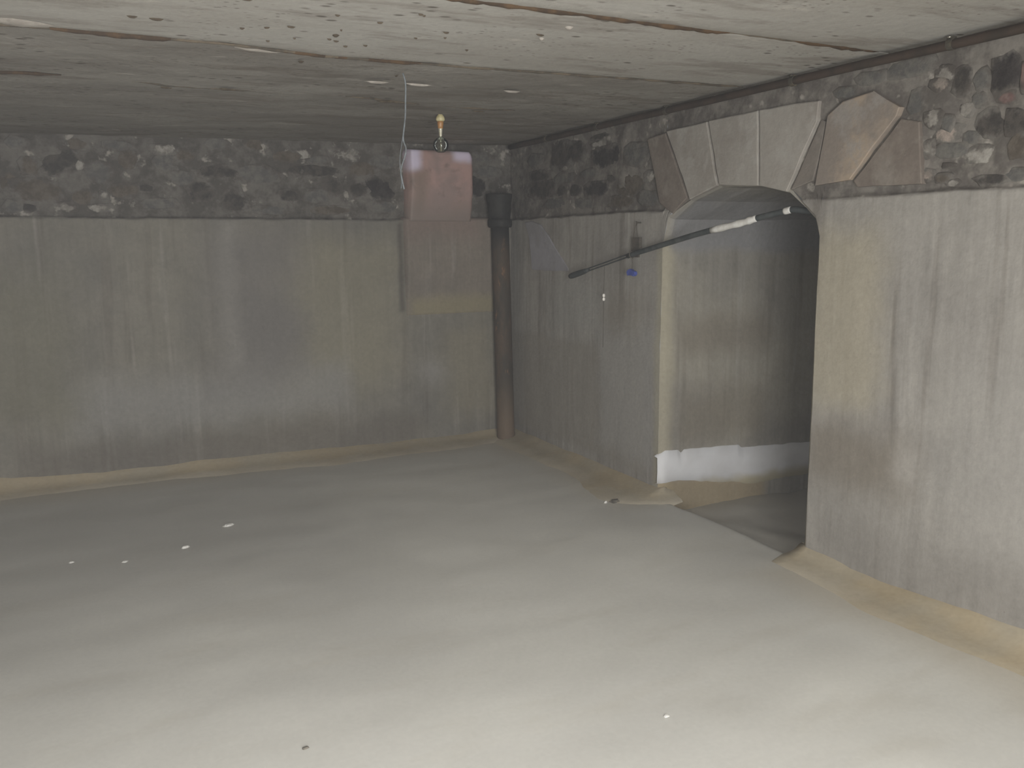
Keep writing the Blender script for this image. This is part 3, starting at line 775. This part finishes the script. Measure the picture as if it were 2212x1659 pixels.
g1.inputs[0].default_value = (0.93, 0.95, 0.93, 1); g2.inputs[0].default_value = (0.9, 0.92, 0.9, 1); g2.inputs['Roughness'].default_value = 0.06
gl.inputs[0].default_value = 0.30
gt.links.new(gl.outputs['Fresnel'], gm.inputs[0]); gt.links.new(g1.outputs[0], gm.inputs[1]); gt.links.new(g2.outputs[0], gm.inputs[2]); gt.links.new(gm.outputs[0], go.inputs[0])
R_ = 0.042; prof_ = [(0.008, -0.118), (0.011, -0.124)]
for i in range(1, 15):
    a = math.radians(160 - i * 160 / 14 + 0) ; prof_.append((R_ * math.sin(a), -0.163 + R_ * -math.cos(math.pi - a) * 1.0))
lathe('glass_globe', prof_, g, bulb, 32)
lathe('filament_stem', [(0.0, -0.119), (0.004, -0.120), (0.003, -0.140), (0.005, -0.146), (0.0, -0.147)], M_brass, bulb, 12)

# ------------------------------------------------------------------ loose cable hanging from the ceiling
M_cable = simple('dusty pale grey cable', S(112, 118, 121), S(92, 96, 97), 30, 0.5, 0.4, 0, 0.1)
cp = [(1.193, 3.335, 2.068), (1.203, 3.335, 2.03), (1.202, 3.338, 1.96), (1.198, 3.335, 1.899), (1.186, 3.33, 1.819), (1.198, 3.335, 1.775), (1.177, 3.34, 1.703), (1.177, 3.335, 1.667), (1.186, 3.335, 1.625)]
V, F = tube_data(smooth_path(cp), 0.0032, 8)
cab = mesh_obj('hanging_cable', [Vector(v) - Vector(cp[0]) for v in V], F, M_cable); cab.location = cp[0]
tag(cab, 'thin wavy grey cable dangling from the ceiling left of the bulb', 'cable')
cp2 = [(0.005, 0, -0.16), (-0.010, -0.004, -0.25), (-0.022, 0, -0.33), (-0.015, 0.004, -0.40), (-0.020, 0, -0.44)]
V, F = tube_data(smooth_path(cp2), 0.0018, 6)
mesh_obj('loose_strand', V, F, M_cable, cab)

# ------------------------------------------------------------------ hose slung across the opening
HOSE = [(2.74, 4.682, 1.208), (2.755, 4.343, 1.282), (2.77, 4.056, 1.345), (2.79, 3.765, 1.404), (2.815, 3.512, 1.455), (2.85, 3.264, 1.497), (2.87, 3.16, 1.520), (2.90, 3.043, 1.542), (2.91, 2.991, 1.550), (2.93, 2.94, 1.544), (2.97, 2.86, 1.530)]
M_hose = simple('black rubber hose', S(58, 62, 62), S(72, 75, 74), 12, 0.6, 0.3, 0, 0.2)
M_tape = simple('white tape', S(214, 212, 206), S(200, 197, 190), 20, 0.6, 0.3, 0, 0.2)
hose = empty('hose', HOSE[2])
tag(hose, 'black hose with white taped stretch slung across the arched opening', 'hose')
HP = smooth_path(HOSE, 8)
def rel(P, o): return [Vector(p) - o.location for p in P]
V, F = tube_data(rel(HP[15:], hose), 0.0145, 10); mesh_obj('hose_body', V, F, M_hose, hose)
V, F = tube_data(rel(HP[34:48], hose), [0.0148] + [0.0168 + 0.002 * math.sin(i * 1.7) for i in range(12)] + [0.0148], 12); mesh_obj('white_tape', V, F, M_tape, hose)
V, F = tube_data(rel(HP[57:64], hose), [0.0148] + [0.0160] * 5 + [0.0148], 12); mesh_obj('white_tape', V, F, M_tape, hose)
for dz in (0.009, -0.006):
    V, F = tube_data([p + Vector((0.0, 0, dz)) for p in rel(HP[4:18], hose)], 0.0042, 8); mesh_obj('thin_lead', V, F, M_hose, hose)
V, F = tube_data(rel(HP[0:6], hose), [0.015, 0.0185, 0.0185, 0.018, 0.016, 0.010], 12); mesh_obj('nozzle', V, F, M_hose, hose)

# iron hanger that carries the hose
M_hang = simple('corroded hanger iron', S(78, 74, 68), S(92, 86, 78), 16)
hg = empty('hose_hanger', (2.80, 4.055, 1.52))
tag(hg, 'small iron hanger with wire loop holding up the black hose', 'hanger')
o = hg.location
V, F = tube_data([(0.05, 0, 0.0), (0.0, 0, 0.0), (-0.004, 0, 0.006)], 0.004, 8); mesh_obj('nail', V, F, M_hang, hg)
V, F = tube_data([(0.0, 0.0, 0.004), (-0.006, 0.012, -0.035), (-0.010, 0.020, -0.085)], 0.0022, 6); mesh_obj('wire', V, F, M_hang, hg)
V, F = tube_data([(0.0, 0.0, 0.004), (-0.010, -0.012, -0.035), (-0.012, -0.028, -0.085)], 0.0022, 6); mesh_obj('wire', V, F, M_hang, hg)
V = []; F = []
add_box(V, F, (-0.012, -0.040, -0.140), (0.008, 0.030, -0.080)); add_box(V, F, (-0.012, -0.034, -0.190), (-0.002, 0.034, -0.140))
mesh_obj('bracket', V, F, M_hang, hg, smooth=False)
ring = [(-0.03 + 0.018 * math.cos(a), 0.0, -0.175 + 0.018 * math.sin(a)) for a in [2 * math.pi * k / 16 for k in range(17)]]
V, F = tube_data(ring, 0.003, 6, False); mesh_obj('ring', V, F, M_hang, hg)

# blue clip on a thread
M_blue = simple('blue plastic', S(78, 92, 168), S(66, 80, 150), 20, 0.45, 0.4, 0, 0.1)
bc = empty('blue_clip', (2.77, 4.054, 1.258))
tag(bc, 'small blue plastic clip dangling on a thread below the hose', 'clip')
V = []; F = []
pr_ = [(-0.040, 0.004), (-0.028, 0.018), (-0.006, 0.024), (0.010, 0.016), (0.034, 0.010), (0.040, -0.006), (0.024, -0.016), (-0.004, -0.010), (-0.030, -0.014)]
for x_ in (-0.010, 0.010):
    for y_, z_ in pr_: V.append((x_, -y_, z_ - 0.016))
n = len(pr_)
F = [tuple(range(n)), tuple(range(n, 2 * n))] + [(k, (k + 1) % n, n + (k + 1) % n, n + k) for k in range(n)]
mesh_obj('clip_body', V, F, M_blue, bc, smooth=False)
V, F = tube_data([(0, 0, 0.068), (0.002, 0.002, 0.04), (0, 0, 0.0)], 0.0016, 6); mesh_obj('thread', V, F, M_hang, bc)

# string with white beads
M_white = simple('white plastic bead', S(240, 236, 228), S(228, 222, 214), 20, 0.4, 0.5, 0, 0)
st = empty('beaded_string', (2.757, 4.318, 1.278))
tag(st, 'thin dark string with two white beads hanging from the hose end', 'string')
V, F = tube_data([(0, 0, 0.0), (0, 0.004, -0.15), (0, 0.006, -0.30), (0, 0.010, -0.48)], 0.0014, 6); mesh_obj('string', V, F, M_hang, st)
for dz in (-0.172, -0.194):
    lathe('bead', [(0.0, 0.0115), (0.006, 0.009), (0.0085, 0.003), (0.0085, -0.003), (0.006, -0.009), (0.0, -0.0115)], M_white, st, 14, (0, 0.004, dz))

# ------------------------------------------------------------------ bits lying on the floor
M_flake = simple('white plaster flake', S(220, 218, 212), S(202, 199, 192), 40, bump=0.2)
M_chip = simple('dark stone chip', S(92, 88, 80), S(112, 106, 96), 40, bump=0.2)
def flake(name, x, y, lx, ly, h, mat, label, cat, rot, seed):
    rnd = random.Random(seed); n = 8; V = [(0, 0, h)]; F = []
    for r, z in ((0.6, h * 0.85), (1.0, 0.0)):
        for k in range(n):
            a = 2 * math.pi * k / n; q = r * rnd.uniform(0.7, 1.2)
            V.append((lx * q * math.cos(a), ly * q * math.sin(a), z * rnd.uniform(0.8, 1.1)))
    for k in range(n):
        k2 = (k + 1) % n
        F += [(0, 1 + k, 1 + k2), (1 + k, 1 + n + k, 1 + n + k2, 1 + k2)]
    F.append(tuple(1 + n + k for k in range(n)))
    o = mesh_obj(name, V, F, mat, smooth=False)
    o.location = (x, y, floor_z(x, y) + 0.0005); o.rotation_euler = (0, 0, rot)
    return tag(o, label, cat)
flake('plaster_flake', 0.589, 4.442, 0.040, 0.016, 0.010, M_flake, 'largest white plaster flake on the floor before the far wall', 'flake', 0.5, 1)
flake('plaster_flake', 0.350, 4.182, 0.020, 0.014, 0.010, M_flake, 'small bright plaster flake just left of the largest one', 'flake', 0.3, 2)
flake('plaster_flake', 0.086, 4.116, 0.018, 0.012, 0.006, M_flake, 'faint plaster crumb left of the small bright flake', 'crumb', 0.9, 3)
flake('plaster_flake', -0.129, 4.229, 0.012, 0.010, 0.006, M_flake, 'tiny plaster crumb, leftmost on the floor', 'crumb', 0.1, 4)
flake('plaster_flake', 1.481, 1.951, 0.010, 0.008, 0.004, M_flake, 'tiny pale crumb on the bright floor nearest the viewer', 'crumb', 0.4, 5)
flake('stone_chip', 2.554, 3.872, 0.035, 0.024, 0.016, M_chip, 'dark stone chip on the silt left of the arched opening', 'chip', 0.2, 6)
flake('plaster_flake', 2.500, 3.880, 0.014, 0.010, 0.012, M_flake, 'little white flake touching the dark chip near the opening', 'flake', 0.7, 7)
flake('stone_chip', 0.469, 2.269, 0.014, 0.008, 0.005, M_chip, 'small grey chip at the bottom edge of the floor in view', 'chip', 0.2, 8)

# ------------------------------------------------------------------ damp haze filling the cellar
hz = bpy.data.materials.new('damp haze'); hz.use_nodes = True
hz.node_tree.nodes.clear()
ho = hz.node_tree.nodes.new('ShaderNodeOutputMaterial'); hv = hz.node_tree.nodes.new('ShaderNodeVolumeScatter')
hv.inputs['Color'].default_value = (0.97, 0.98, 1.0, 1); hv.inputs['Density'].default_value = 0.0022; hv.inputs['Anisotropy'].default_value = 0.0
hz.node_tree.links.new(hv.outputs[0], ho.inputs['Volume'])
V = []; F = []
add_box(V, F, (XL - 0.25, YN - 0.25, -0.2), (PX1 + 0.1, YB + 0.15, 2.32))
haze = mesh_obj('haze', V, F, hz, smooth=False)
tag(haze, 'thin damp haze hanging in the whole cellar', 'haze', 'stuff')
